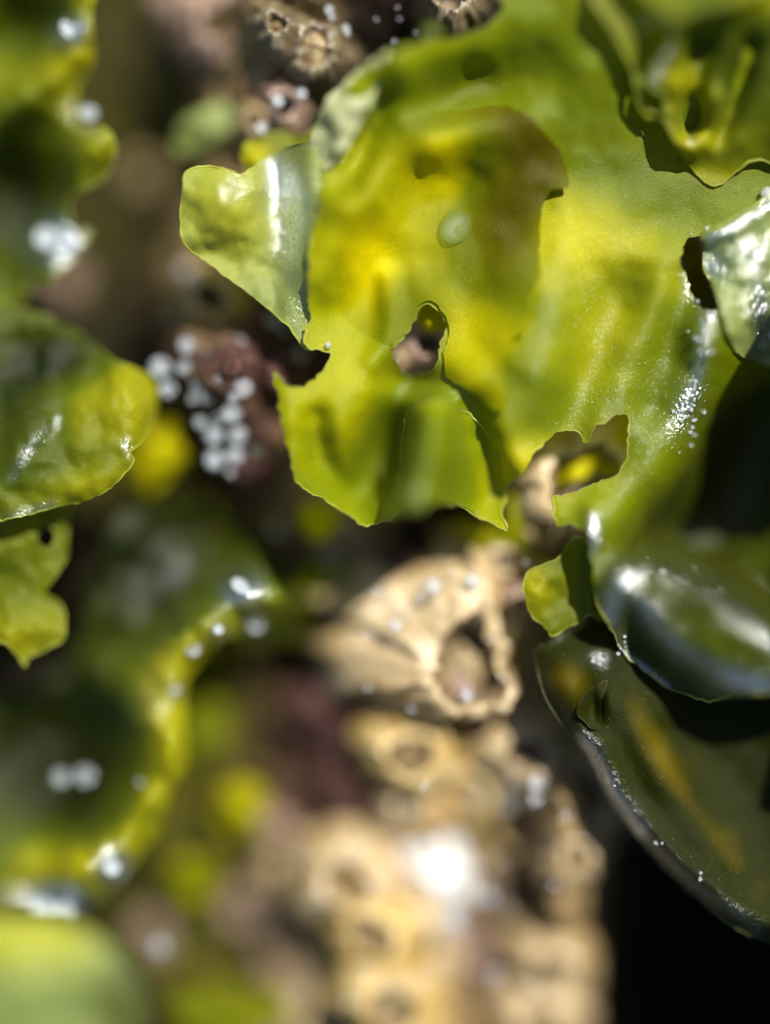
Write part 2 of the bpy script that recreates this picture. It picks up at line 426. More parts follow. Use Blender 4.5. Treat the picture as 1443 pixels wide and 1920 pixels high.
RUF1 = [(1143, 1165), (1150, 1120), (1175, 1080), (1225, 1055), (1275, 1068), (1330, 1100), (1390, 1150), (1470, 1215)]
RUF2 = [(1205, 1130), (1230, 1180), (1270, 1220), (1330, 1255), (1390, 1285), (1470, 1290)]
def z_main(x, y):
    z = 0.05 + 0 * x
    z += 0.8 * sstep(-y, -330, -20)                                        # the top rises toward the viewer
    z += G(x, y, 690, 240, 60, 190, 0.7, 25)
    z += R(x, y, [(990, 215), (860, 250), (760, 300), (660, 400), (600, 500)], 40, 0.3)
    z -= G(x, y, 885, 170, 95, 42, 0.5, -18)
    z -= R(x, y, [(720, 170), (690, 260), (655, 340)], 22, 0.5)
    z += G(x, y, 850, 320, 80, 85, -0.4) + G(x, y, 800, 250, 60, 40, 0.35)
    z += G(x, y, 700, 500, 50, 60, -0.5) + G(x, y, 640, 440, 40, 90, 0.3, 20)
    z += R(x, y, [(725, 520), (727, 640), (700, 680)], 16, 0.22)
    z += G(x, y, 660, 600, 60, 50, -0.28)
    z += G(x, y, 1020, 660, 60, 110, 0.5, 15) - G(x, y, 1130, 690, 55, 110, 0.55, 25)
    z += R(x, y, [(1250, 500), (1225, 580), (1170, 690), (1130, 790)], 38, 0.55)
    z -= R(x, y, [(1290, 520), (1260, 640), (1230, 760)], 30, 0.3)
    z += R(x, y, [(1345, 600), (1320, 700), (1270, 810), (1190, 930), (1130, 1010)], 52, 0.75)
    z -= G(x, y, 1390, 880, 110, 180, 1.7, 30)
    z -= G(x, y, 1250, 1000, 60, 45, 0.5, 40)
    # lower lobe: a pouch, the pale fold beside it and the curling lip
    z -= G(x, y, 725, 850, 38, 80, 1.9, 20) - G(x, y, 650, 790, 60, 60, 0.35)
    z += R(x, y, [(815, 775), (800, 840), (785, 930)], 44, 1.25)
    z -= R(x, y, [(875, 780), (905, 850), (925, 920)], 30, 0.65)
    z -= G(x, y, 800, 725, 60, 26, 0.75, 15)
    z += R(x, y, [(880, 740), (925, 800), (960, 870)], 26, 0.25)
    z += G(x, y, 545, 800, 26, 110, 0.35, -8)
    z -= R(x, y, [(590, 790), (600, 860), (660, 930)], 20, 0.35)
    # folds at the right
    z += R(x, y, RUF1, 34, 0.45) + R(x, y, RUF2, 26, 0.35) + G(x, y, 1340, 1190, 150, 62, 1.25, 33) - G(x, y, 1190, 1185, 30, 40, 0.5, 40)
    z -= R(x, y, [(1120, 1040), (1180, 1020), (1260, 1015), (1340, 1050), (1440, 1120)], 26, 0.35)
    z -= 0.25 * sstep(y, 1150, 1330)
    z += 0.34 * fbm(x / 140, y / 140, 21, 2) + 0.05 * fbm(x / 48, y / 48, 22, 2)
    z += R(x, y, [(1108, 960), (1112, 1010), (1105, 1080)], 12, 0.2)
    return z

def pig_light_main(x, y):
    p = 0.12 + 0.5 * fbm(x / 150, y / 150, 31, 3)
    p += G(x, y, 838, 310, 55, 50, 1.0) + G(x, y, 697, 485, 38, 58, 1.1) + G(x, y, 650, 760, 70, 70, 0.35)  # yellow spots are transmitted glow painted into the colour
    p += G(x, y, 1090, 560, 90, 160, 0.3) + G(x, y, 990, 860, 40, 30, 0.5) + G(x, y, 1110, 430, 110, 60, 0.2)
    p -= G(x, y, 1360, 880, 110, 170, 0.9, 30) + G(x, y, 1330, 260, 130, 100, 0.4) + G(x, y, 880, 170, 90, 45, 0.5, -18)  # hollows and right side darkened in colour to read as shade
    p -= G(x, y, 1200, 330, 100, 60, 0.4) + G(x, y, 800, 850, 50, 80, 0.3) + G(x, y, 730, 850, 40, 70, 0.4) + 1.15 * sstep((x - 1330) * 0.78 + (y - 740) * 0.63, 0, 120)  # shade painted to the lower right of the shadow edge
    return p

frond = holder('sea_lettuce_frond', 0, 0, 0, 'largest bright green translucent frond, with ragged holes, filling the upper right', 'seaweed')
main = [(945, -40), (942, 14), (908, 48), (862, 66), (805, 76), (748, 92), (702, 116), (662, 150), (632, 190), (612, 240), (606, 300), (598, 380), (582, 450), (576, 520),
        (582, 590), (572, 628), (580, 652), (617, 662), (604, 694), (575, 718), (556, 725), (534, 716), (514, 700), (524, 760), (535, 830), (547, 885), (566, 918), (600, 936), (640, 958),
        (684, 988), (722, 976), (758, 960), (786, 957), (795, 946), (830, 943), (866, 952), (900, 974), (948, 997), (938, 960), (946, 922), (964, 900), (984, 888),
        (992, 868), (1012, 838), (1040, 817), (1068, 810), (1082, 814), (1090, 830), (1100, 831), (1108, 813), (1126, 796), (1166, 778), (1174, 800), (1177, 850), (1160, 882), (1128, 902), (1080, 922), (1038, 928),
        (1033, 948), (1042, 990), (1066, 984), (1088, 990), (1104, 1006), (1106, 1060), (1114, 1120), (1132, 1160), (1152, 1192), (1168, 1232), (1204, 1254), (1246, 1288), (1294, 1306), (1336, 1318), (1372, 1306), (1440, 1300), (1560, 1290), (1640, 900), (1640, 300), (1600, -80), (1200, -90)]
def wet_main(x, y):
    w_ = R(x, y, RUF1, 15, 0.40) + R(x, y, RUF2, 13, 0.42) + G(x, y, 1390, 1285, 40, 16, 0.5, 10) + G(x, y, 1290, 765, 16, 34, 0.55, 20) + R(x, y, [(1320, 600), (1312, 680), (1300, 740)], 9, 0.4)
    w_ += G(x, y, 1112, 1000, 9, 22, 1.3) + G(x, y, 852, 262, 9, 8, 0.8) + G(x, y, 855, 380, 16, 6, 0.4) + R(x, y, [(1152, 1192), (1168, 1232), (1204, 1254), (1246, 1288)], 5, 0.4) + G(x, y, 800, 800, 30, 60, 0.10) + G(x, y, 1150, 760, 200, 200, 0.02)
    w_ += R(x, y, [(700, 200), (640, 300)], 5, 0.2) + R(x, y, [(770, 900), (790, 950)], 10, 0.18) + R(x, y, [(1340, 590), (1300, 560), (1284, 510)], 7, 0.35)
    return w_
hole_mid = [(742, 650), (766, 626), (780, 600), (790, 578), (806, 571), (822, 586), (834, 602), (836, 628), (824, 645), (824, 668), (812, 690), (796, 697), (768, 700), (755, 694), (742, 676), (732, 656)]
hole_right = [(1296, 444), (1316, 441), (1320, 462), (1314, 482), (1316, 508), (1330, 528), (1340, 552), (1353, 574), (1338, 586), (1315, 580), (1300, 562), (1290, 530), (1282, 508), (1276, 470)]
leaf('blade', main, z_main, GREEN, frond, [hole_mid, hole_right], 8.5, 3.0, 3, pig_light_main, wet=wet_main)

# second layer added in the outline of a cast shadow, its brown painted shade
lay = [(600, 330), (640, 290), (720, 250), (800, 215), (880, 205), (935, 198), (985, 214), (1022, 250), (1052, 292), (1066, 345), (1030, 360), (1014, 400), (1010, 470), (1012, 515), (990, 560), (988, 616), (962, 634), (950, 660), (942, 720), (950, 760), (925, 770), (890, 735), (845, 712), (833, 690), (833, 655), (843, 628), (838, 600), (824, 578), (806, 564), (784, 573), (774, 600), (760, 624), (736, 647), (725, 690), (660, 660), (600, 600), (592, 480)]
leaf('shadow_layer', lay, lambda x, y: z_main(x, y) + 0.035 + 0.16 * sstep(x, 760, 1000) - R(x, y, [(700, 255), (600, 320), (592, 480), (600, 600), (660, 660), (725, 690)], 24, 0.13), OLIVE, frond, (), 9, 1.6, 7,
     lambda x, y: pig_light_main(x, y) - 0.06 + G(x, y, 890, 650, 60, 80, 0.35) - G(x, y, 990, 300, 80, 110, 1.05) - G(x, y, 955, 450, 60, 90, 0.8), None)

fold = [(762, 775), (785, 756), (830, 758), (880, 778), (915, 815), (938, 860), (945, 915), (940, 962), (946, 990), (900, 968), (866, 949), (830, 940), (795, 943), (785, 953), (760, 956), (732, 966), (744, 915), (752, 860), (756, 812)]
leaf('folded_lip', fold, lambda x, y: z_main(x, y) + 0.02 + 0.75 * (1 - sstep(x, 750, 880)) * (0.75 + 0.25 * sstep(y, 760, 860)) - 0.05 * sstep(x, 890, 940), GREEN, frond, (), 7, 2.2, 11, lambda x, y: pig_light_main(x, y) + 0.1, RIM, 0.016, wet=lambda x, y: G(x, y, 775, 880, 9, 60, 0.22, 6))

# left lobe
lob = [(338, 400), (344, 350), (352, 322), (390, 314), (430, 318), (455, 326), (500, 296), (560, 270), (640, 260), (680, 420), (660, 600), (620, 640), (578, 655), (556, 634), (535, 608), (500, 578), (455, 542), (410, 508), (368, 478), (344, 448)]
def z_lob(x, y):
    t = sstep(x, 500, 590)
    return t * (z_main(x, y) - 0.12) + (1 - t) * -0.05 + G(x, y, 420, 380, 55, 50, 0.55) - G(x, y, 420, 480, 50, 30, 0.3) - G(x, y, 520, 380, 30, 100, 0.55) + G(x, y, 560, 350, 25, 90, 0.3, 10) + 0.2 * (1 - t) * fbm(x / 50, y / 50, 61, 3) - 0.35 * (1 - t) * sstep(-y, -330, -260)
leaf('side_lobe', lob, z_lob, PALE, frond, (), 8, 1.6, 9, lambda x, y: 0.15 + G(x, y, 420, 400, 70, 80, 0.8) - G(x, y, 560, 440, 50, 150, 0.1), wet=lambda x, y: G(x, y, 537, 350, 19, 42, 1.6, -12) + G(x, y, 547, 440, 14, 40, 1.2, 6) + G(x, y, 436, 352, 16, 18, 0.35) + G(x, y, 560, 560, 14, 30, 0.12))
tl = [(452, 300), (456, 272), (490, 256), (540, 250), (570, 256), (600, 240), (640, 260), (640, 330), (560, 360), (500, 340), (470, 325)]
leaf('small_lobe', tl, lambda x, y: -0.75 + G(x, y, 480, 300, 18, 18, 0.3) + 0.3 * fbm(x / 30, y / 30, 5, 2), DEEP, frond, (), 8, 1.4, 19, lambda x, y: 0.25 + G(x, y, 478, 300, 22, 22, 0.9))
pm = [(582, 300), (586, 250), (600, 208), (628, 168), (664, 136), (716, 100), (732, 96), (712, 150), (690, 200), (664, 250), (640, 290), (610, 318)]
leaf('upturned_flap', pm, lambda x, y: 0.5 + 0.004 * (x - 640) + G(x, y, 640, 220, 30, 80, 0.35, 30) + 0.3 * fbm(x / 40, y / 40, 6, 3), WHITISH, frond, (), 9, 1, 29, lambda x, y: 0.1 + 0 * x, None)
# crumpled ruffles in the top right corner
ruf = [(1130, -60), (1150, 60), (1185, 130), (1195, 190), (1210, 222), (1240, 222), (1255, 250), (1270, 285), (1298, 318), (1325, 345), (1352, 345), (1385, 318), (1420, 300), (1500, 310), (1600, 200), (1600, -80)]
ruh = [(1212, 60), (1236, 48), (1252, 62), (1246, 90), (1226, 112), (1216, 140), (1222, 168), (1244, 182), (1240, 204), (1216, 206), (1204, 180), (1204, 110)]
def z_ruf(x, y):
    return z_main(x, y) + 0.35 + R(x, y, [(1258, 40), (1262, 90), (1232, 130), (1222, 160)], 17, 0.3) - R(x, y, [(1320, 60), (1300, 150), (1290, 210)], 22, 0.35) + G(x, y, 1265, 160, 22, 30, 0.4) + R(x, y, [(1340, 190), (1330, 250), (1296, 278), (1262, 260), (1258, 220)], 16, 0.35) - G(x, y, 1295, 225, 20, 30, 0.4) - R(x, y, [(1405, 90), (1370, 190), (1345, 250)], 17, 0.4) + R(x, y, [(1180, -40), (1270, 30), (1420, -20)], 22, 0.5) - 0.3 * sstep(y, 250, 340)
leaf('ruffle', ruf, z_ruf, DEEP, frond, [ruh], 7, 1.6, 13, lambda x, y: 0.3 + G(x, y, 1265, 155, 24, 26, 0.6) + G(x, y, 1310, 175, 22, 30, 0.5) + G(x, y, 1310, 265, 30, 20, 0.7) + G(x, y, 1420, 5, 40, 16, 0.7) + G(x, y, 1330, 330, 60, 14, 0.4) - G(x, y, 1400, 90, 60, 60, 0.7) - 0.1, wet=lambda x, y: R(x, y, [(1262, 50), (1258, 100), (1235, 130), (1222, 160)], 8, 0.3) + G(x, y, 1297, 258, 5, 5, 0.9) + G(x, y, 1392, 112, 8, 8, 0.5) + G(x, y, 1220, 40, 12, 5, 0.4, -30))
# wet lip over the right hole
wet = [(1316, 440), (1350, 424), (1392, 398), (1420, 380), (1450, 362), (1600, 330), (1600, 700), (1470, 690), (1390, 668), (1372, 640), (1352, 580), (1344, 552), (1332, 528), (1318, 508), (1316, 482), (1322, 462)]
leaf('wet_lip', wet, lambda x, y: z_main(x, y) + 0.10 + R(x, y, [(1330, 445), (1400, 410), (1470, 372)], 12, 0.2) + G(x, y, 1400, 520, 40, 80, 0.35) + 0.11 * fbm(x / 26, y / 26, 71, 2) + 0.12 * fbm(x / 70, y / 70, 72, 2), PALE, frond, (), 6, 1.8, 15, lambda x, y: 0.1 + 0 * x, wet=lambda x, y: 0.03 + G(x, y, 1425, 600, 16, 55, 1.0) + R(x, y, [(1330, 445), (1400, 410), (1470, 366)], 10, 0.6) + G(x, y, 1340, 500, 16, 16, 0.7) + G(x, y, 1410, 470, 22, 20, 0.5))

# lower right frond
low = holder('sea_lettuce_frond', 0, 0, 0, 'dark olive shaded frond with smooth curved left edge, in the lower right corner', 'seaweed')
lf = [(1002, 1232), (1006, 1214), (1036, 1192), (1062, 1172), (1092, 1150), (1120, 1160), (1200, 1130), (1560, 1080), (1660, 1500), (1600, 1880), (1478, 1790), (1430, 1762), (1380, 1742), (1310, 1688), (1240, 1624), (1178, 1552), (1136, 1500), (1104, 1428), (1052, 1356), (1022, 1306), (1008, 1262)]
LEDGE = smooth([(1002, 1232), (1008, 1262), (1022, 1306), (1052, 1356), (1104, 1428), (1136, 1500), (1178, 1552), (1240, 1624), (1310, 1688), (1380, 1742), (1430, 1762), (1478, 1790)], 20, False)
def z_low(x, y):
    e = dist_line(x, y, LEDGE)
    z = -0.55 + 0.35 * (1 - np.exp(-e / 30)) + 0.35 * np.exp(-0.5 * ((e - 30) / 18) ** 2) * sstep(y, 1330, 1400)
    z += G(x, y, 1070, 1290, 40, 50, 0.45) - G(x, y, 1112, 1320, 14, 30, 0.5) + R(x, y, [(1180, 1330), (1240, 1450), (1330, 1600)], 34, 0.4) - G(x, y, 1350, 1400, 90, 120, 0.8)
    return z - 0.55 * sstep(-y, -1230, -1150) + 0.3 * fbm(x / 120, y / 120, 51, 2)
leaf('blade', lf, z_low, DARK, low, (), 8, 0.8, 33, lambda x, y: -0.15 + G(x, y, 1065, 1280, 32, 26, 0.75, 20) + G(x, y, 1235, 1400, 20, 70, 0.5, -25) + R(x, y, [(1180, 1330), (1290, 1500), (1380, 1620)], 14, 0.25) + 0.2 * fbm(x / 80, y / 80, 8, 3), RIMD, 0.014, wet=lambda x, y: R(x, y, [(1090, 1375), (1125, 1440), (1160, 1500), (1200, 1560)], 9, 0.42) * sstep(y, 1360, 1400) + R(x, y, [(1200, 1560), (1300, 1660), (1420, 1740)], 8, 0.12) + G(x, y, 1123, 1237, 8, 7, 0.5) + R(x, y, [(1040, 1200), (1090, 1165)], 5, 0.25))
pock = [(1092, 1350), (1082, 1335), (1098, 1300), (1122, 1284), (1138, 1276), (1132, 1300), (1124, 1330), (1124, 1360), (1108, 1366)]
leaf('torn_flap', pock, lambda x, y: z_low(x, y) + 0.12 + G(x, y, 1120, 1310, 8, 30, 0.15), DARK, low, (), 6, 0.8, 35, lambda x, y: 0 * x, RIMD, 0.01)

lb = holder('sea_lettuce_frond', 0, 0, 0, 'small dark green frond lobe with pale ragged rim, just above the dark curved frond', 'seaweed')
lob2 = [(982, 1108), (985, 1076), (1018, 1060), (1046, 1046), (1058, 1026), (1078, 1010), (1100, 1012), (1124, 1024), (1140, 1100), (1128, 1160), (1104, 1152), (1086, 1164), (1058, 1180), (1034, 1192), (1016, 1172), (992, 1150)]
leaf('blade', lob2, lambda x, y: -0.25 + 0.15 * fbm(x / 40, y / 40, 14, 3) + G(x, y, 1010, 1100, 25, 40, 0.2) + R(x, y, [(1104, 1020), (1100, 1090), (1112, 1150)], 8, 0.12), DEEP, lb, (), 7, 2.0, 37, lambda x, y: 0.10 + G(x, y, 998, 1100, 20, 36, 0.6), RIM, 0.02)

# left fronds
ul = holder('sea_lettuce_frond', 0, 0, 0, 'blurred green frond with white glints, at the upper left edge of the picture', 'seaweed')
lu = [(-160, -80), (176, -80), (172, 20), (176, 90), (168, 130), (146, 160), (140, 210), (160, 236), (196, 240), (216, 268), (212, 300), (196, 330), (160, 352), (132, 372), (132, 412), (140, 436), (172, 432), (150, 466), (116, 504), (92, 530), (52, 520), (40, 560), (-160, 620)]
def z_ul(x, y):
    z = -1.35 + 0.9 * sstep(-x, -110, 10) * 0.2 + R(x, y, [(150, -20), (120, 100), (40, 190), (-40, 260)], 38, 0.9) + R(x, y, [(185, 270), (140, 330), (100, 430), (90, 500)], 34, 0.8)
    z -= G(x, y, 40, 60, 60, 60, 1.2) + G(x, y, 20, 380, 70, 130, 1.8)
    return z + 0.4 * fbm(x / 90, y / 90, 81, 4)
leaf('blade', lu, z_ul, DEEP, ul, (), 9, 1.5, 41, lambda x, y: 0.42 + G(x, y, 150, 130, 40, 70, 0.6) + G(x, y, 40, 190, 60, 50, 0.3) + G(x, y, 175, 290, 30, 40, 0.2) - G(x, y, 20, 380, 80, 140, 1.4) - G(x, y, 40, 20, 60, 50, 1.1), wet=lambda x, y: G(x, y, 128, 58, 20, 15, 1.6, -20) + G(x, y, 166, 212, 16, 20, 1.6) + G(x, y, 90, 448, 26, 26, 2.0) + G(x, y, 135, 460, 12, 16, 0.7))  # dark hollows are shade painted into the colour

ml = holder('sea_lettuce_frond', 0, 0, 0, 'broad green frond with a finely toothed lower edge, at the middle of the left border', 'seaweed')
lm = [(-160, 560), (60, 588), (110, 606), (170, 640), (206, 672), (262, 694), (286, 712), (293, 744), (290, 780), (276, 810), (258, 832), (242, 848), (250, 860), (236, 886), (200, 920), (150, 940), (100, 950), (60, 964), (20, 972), (-40, 980), (-160, 985)]
def z_ml(x, y):
    z = -0.25 - 0.9 * sstep(-y, -840, -620) * 0.9 + G(x, y, 240, 740, 50, 50, 0.4) - G(x, y, 90, 700, 60, 60, 0.5) + R(x, y, [(110, 920), (190, 900), (235, 860)], 24, 0.25) + G(x, y, 60, 800, 30, 100, 0.5, 20)
    return z - 0.7 * sstep(x, 230, 310) * sstep(-y, -860, -800) + 0.35 * fbm(x / 80, y / 80, 91, 4)
leaf('blade', lm, z_ml, DEEP, ml, (), 8, 1.7, 43, lambda x, y: 0.25 + G(x, y, 245, 740, 50, 60, 0.6) + G(x, y, 140, 770, 30, 50, 0.4) + G(x, y, 160, 920, 90, 26, 0.45) - G(x, y, 30, 740, 80, 120, 1.1) - G(x, y, 140, 670, 60, 36, 0.8), wet=lambda x, y: R(x, y, [(110, 790), (50, 850), (20, 900)], 6, 0.18) + R(x, y, [(236, 830), (248, 850)], 5, 0.35) + R(x, y, [(20, 968), (100, 946)], 6, 0.2))  # left interior darkened in colour for its shade

hl = holder('sea_lettuce_frond', 0, 0, 0, 'narrow dark green frond with one round hole and pointed yellow tip, at the left border', 'seaweed')
lh = [(-160, 940), (40, 944), (128, 930), (130, 970), (128, 1010), (124, 1050), (96, 1090), (86, 1110), (112, 1130), (122, 1160), (122, 1190), (100, 1210), (70, 1226), (52, 1238), (48, 1252), (38, 1232), (20, 1214), (2, 1204), (-60, 1200), (-160, 1190)]
hh = [(88, 986), (100, 992), (105, 1006), (98, 1022), (84, 1026), (73, 1014), (72, 998)]
leaf('blade', lh, lambda x, y: -0.75 + 0.3 * fbm(x / 60, y / 60, 101, 4) + G(x, y, 40, 1180, 50, 30, 0.35), DEEP, hl, [hh], 8, 1.5, 45, lambda x, y: 0.12 + G(x, y, 30, 1200, 50, 40, 0.5))

ll = holder('sea_lettuce_frond', 0, 0, 0, 'long blurred frond curving down the lower left, its edge dotted with water', 'seaweed')
lj = [(200, 1000), (250, 950), (330, 935), (400, 950), (450, 1000), (500, 1070), (545, 1130), (552, 1170), (530, 1195), (470, 1200), (430, 1195), (390, 1230), (355, 1270), (345, 1310), (352, 1370), (358, 1430), (345, 1450), (325, 1480), (300, 1560), (260, 1610), (220, 1660), (170, 1700), (110, 1715), (40, 1700), (-160, 1690), (-160, 1300), (60, 1290), (150, 1200)]
def z_ll(x, y):
    z = -1.9 + R(x, y, [(500, 1120), (430, 1130), (330, 1220), (290, 1320), (310, 1420), (250, 1540), (150, 1640)], 44, 1.3) - G(x, y, 380, 1010, 70, 40, 0.6, 20) - G(x, y, 110, 1400, 110, 110, 1.2)
    return z + 0.5 * fbm(x / 100, y / 100, 111, 4)
leaf('blade', lj, z_ll, DEEP, ll, (), 10, 1.2, 47, lambda x, y: -0.5 + R(x, y, [(330, 1290), (340, 1400), (285, 1520), (200, 1620), (60, 1660)], 52, 1.15) + R(x, y, [(480, 1130), (380, 1160), (280, 1250), (270, 1400)], 50, 0.55) + R(x, y, [(500, 1150), (400, 1190), (340, 1240)], 26, 0.8) + G(x, y, 90, 1600, 60, 30, 0.6) - G(x, y, 280, 1060, 90, 90, 0.8) - G(x, y, 110, 1400, 110, 110, 1.0), None, wet=lambda x, y: G(x, y, 452, 1098, 24, 18, 2.0) + G(x, y, 480, 1172, 12, 10, 0.6) + R(x, y, [(340, 1120), (290, 1220), (285, 1330)], 30, 0.10) + G(x, y, 212, 1625, 18, 18, 1.6) + G(x, y, 100, 1700, 40, 22, 2.0) + G(x, y, 415, 1185, 14, 12, 0.5) + G(x, y, 330, 1295, 8, 10, 0.8) + G(x, y, 390, 1060, 50, 30, 0.08))  # lit crest and shaded hollows painted into the colour
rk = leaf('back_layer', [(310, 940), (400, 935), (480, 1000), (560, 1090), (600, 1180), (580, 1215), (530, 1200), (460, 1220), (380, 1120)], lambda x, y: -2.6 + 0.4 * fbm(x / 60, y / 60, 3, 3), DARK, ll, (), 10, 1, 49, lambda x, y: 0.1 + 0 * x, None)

bl = leaf('sea_lettuce_frond', [(-200, 1740), (60, 1722), (150, 1740), (220, 1790), (262, 1850), (270, 1930), (240, 2060), (-200, 2100)], lambda x, y: 2.3 + G(x, y, 40, 1850, 110, 90, 0.6) + 0.3 * fbm(x / 90, y / 90, 5, 3), PALE, None, (), 11, 1, 51, lambda x, y: 0.95 * sstep(-y, -1860, -1760) - 0.8 * sstep(x, 130, 230), None)
tag(bl, 'very blurred pale green frond nearest the viewer, in the lower left corner', 'seaweed')

def scrap(pts, z, mat, label, seed, pg=0.8, tilt=(0, 0), amp=0.5):
    cx = sum(p[0] for p in pts) / len(pts); cy = sum(p[1] for p in pts) / len(pts)
    o = leaf('seaweed_scrap', pts, lambda x, y: z + tilt[0] * (x - cx) / 100 + tilt[1] * (y - cy) / 100 + amp * fbm(x / 45, y / 45, seed, 3) + G(x, y, cx, cy, 40, 40, 0.3), mat, None, (), 8, 1.2, seed, lambda x, y: pg + 0 * x, None)
    return tag(o, label, 'seaweed scrap', 'small scraps of seaweed among the rocks')
def blob(cx, cy, rx, ry, a=0, n=10, seed=0, wob=0.22):
    rr = random.Random(seed * 13 + 5); t0 = math.radians(a); out = []
    for i in range(n):
        t = -2 * math.pi * i / n; k = 1 + rr.uniform(-wob, wob)
        u, v = rx * k * math.cos(t), ry * k * math.sin(t)
        out.append((cx + u * math.cos(t0) - v * math.sin(t0), cy + u * math.sin(t0) + v * math.cos(t0)))
    return out
scrap(blob(455, 1515, 48, 62, 0, seed=1), -3.3, OLIVE, 'bright mustard yellow scrap of weed on the rock right of the long lower left frond', 61, 0.4, (0.2, -0.3))
scrap(blob(365, 1645, 62, 45, -35, seed=2), -3.3, OLIVE, 'olive yellow scrap of weed slanting beside the lower end of the long frond', 62, 0.15, (0.2, -0.3))
scrap(blob(405, 1222, 30, 30, 0, seed=3), -3.4, OLIVE, 'small round yellow scrap under the wet bend of the long frond', 63, 0.1)
scrap(blob(390, 1360, 42, 60, 10, seed=4), -3.9, OLIVE, 'dull olive scrap in the dark hollow right of the long frond', 64, -0.1)
scrap(blob(288, 848, 52, 70, 15, seed=5), -2.4, OLIVE, 'golden yellow scrap showing right of the toothed left frond', 65, 0.6, (0.3, -0.4))
scrap(blob(430, 1900, 110, 60, 5, seed=6), -3.4, OLIVE, 'large dim olive scrap at the bottom border, left of the pale barnacles', 66, -0.15)
scrap(blob(170, 1310, 70, 60, 0, seed=7), -3.4, OLIVE, 'brownish olive scrap behind the pointed tip of the holed frond', 67, -0.2)
scrap([(328, 262), (345, 225), (390, 200), (440, 190), (470, 205), (440, 240), (400, 262), (360, 284), (335, 285)], -2.0, PALE, 'pale grey green blurred scrap lying on the rock above the left lobe', 68, 0.0, (0, 0), 0.2)
scrap([(560, 1090), (600, 1040), (660, 1040), (720, 1075), (690, 1100), (620, 1130), (580, 1140)], -2.6, GREEN, 'soft green scrap beside the two round white drops left of the large barnacle', 69, 0.1)
scrap(blob(600, 975, 36, 42, 25, seed=8), -1.8, OLIVE, 'yellow scrap lying under the lower lobe of the largest frond', 70, 0.7)
scrap([(860, 970), (945, 990), (960, 910), (985, 890), (1025, 920), (1030, 970), (1000, 1030), (900, 1030), (850, 1000)], -1.5, OLIVE, 'flat dull olive scrap seen in the gap beside the pointed corner of the largest frond', 71, 0.15, (0, 0), 0.1)
scrap([(1010, 900), (1010, 830), (1060, 800), (1120, 830), (1115, 880), (1060, 905)], -1.3, OLIVE, 'golden olive scrap in the left half of the heart shaped gap', 72, 0.6, (0, 0), 0.5)
scrap([(1105, 870), (1120, 800), (1180, 770), (1200, 830), (1180, 880), (1140, 890)], -1.1, OLIVE, 'golden olive scrap in the right half of the heart shaped gap', 73, 0.6, (0.2, 0), 0.5)
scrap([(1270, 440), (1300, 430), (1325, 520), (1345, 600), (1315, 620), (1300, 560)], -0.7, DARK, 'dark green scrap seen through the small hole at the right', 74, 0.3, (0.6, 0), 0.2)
scrap(blob(815, 590, 40, 30, 0, seed=9), -0.8, OLIVE, 'yellow scrap at the top of the middle hole', 75, 0.8)

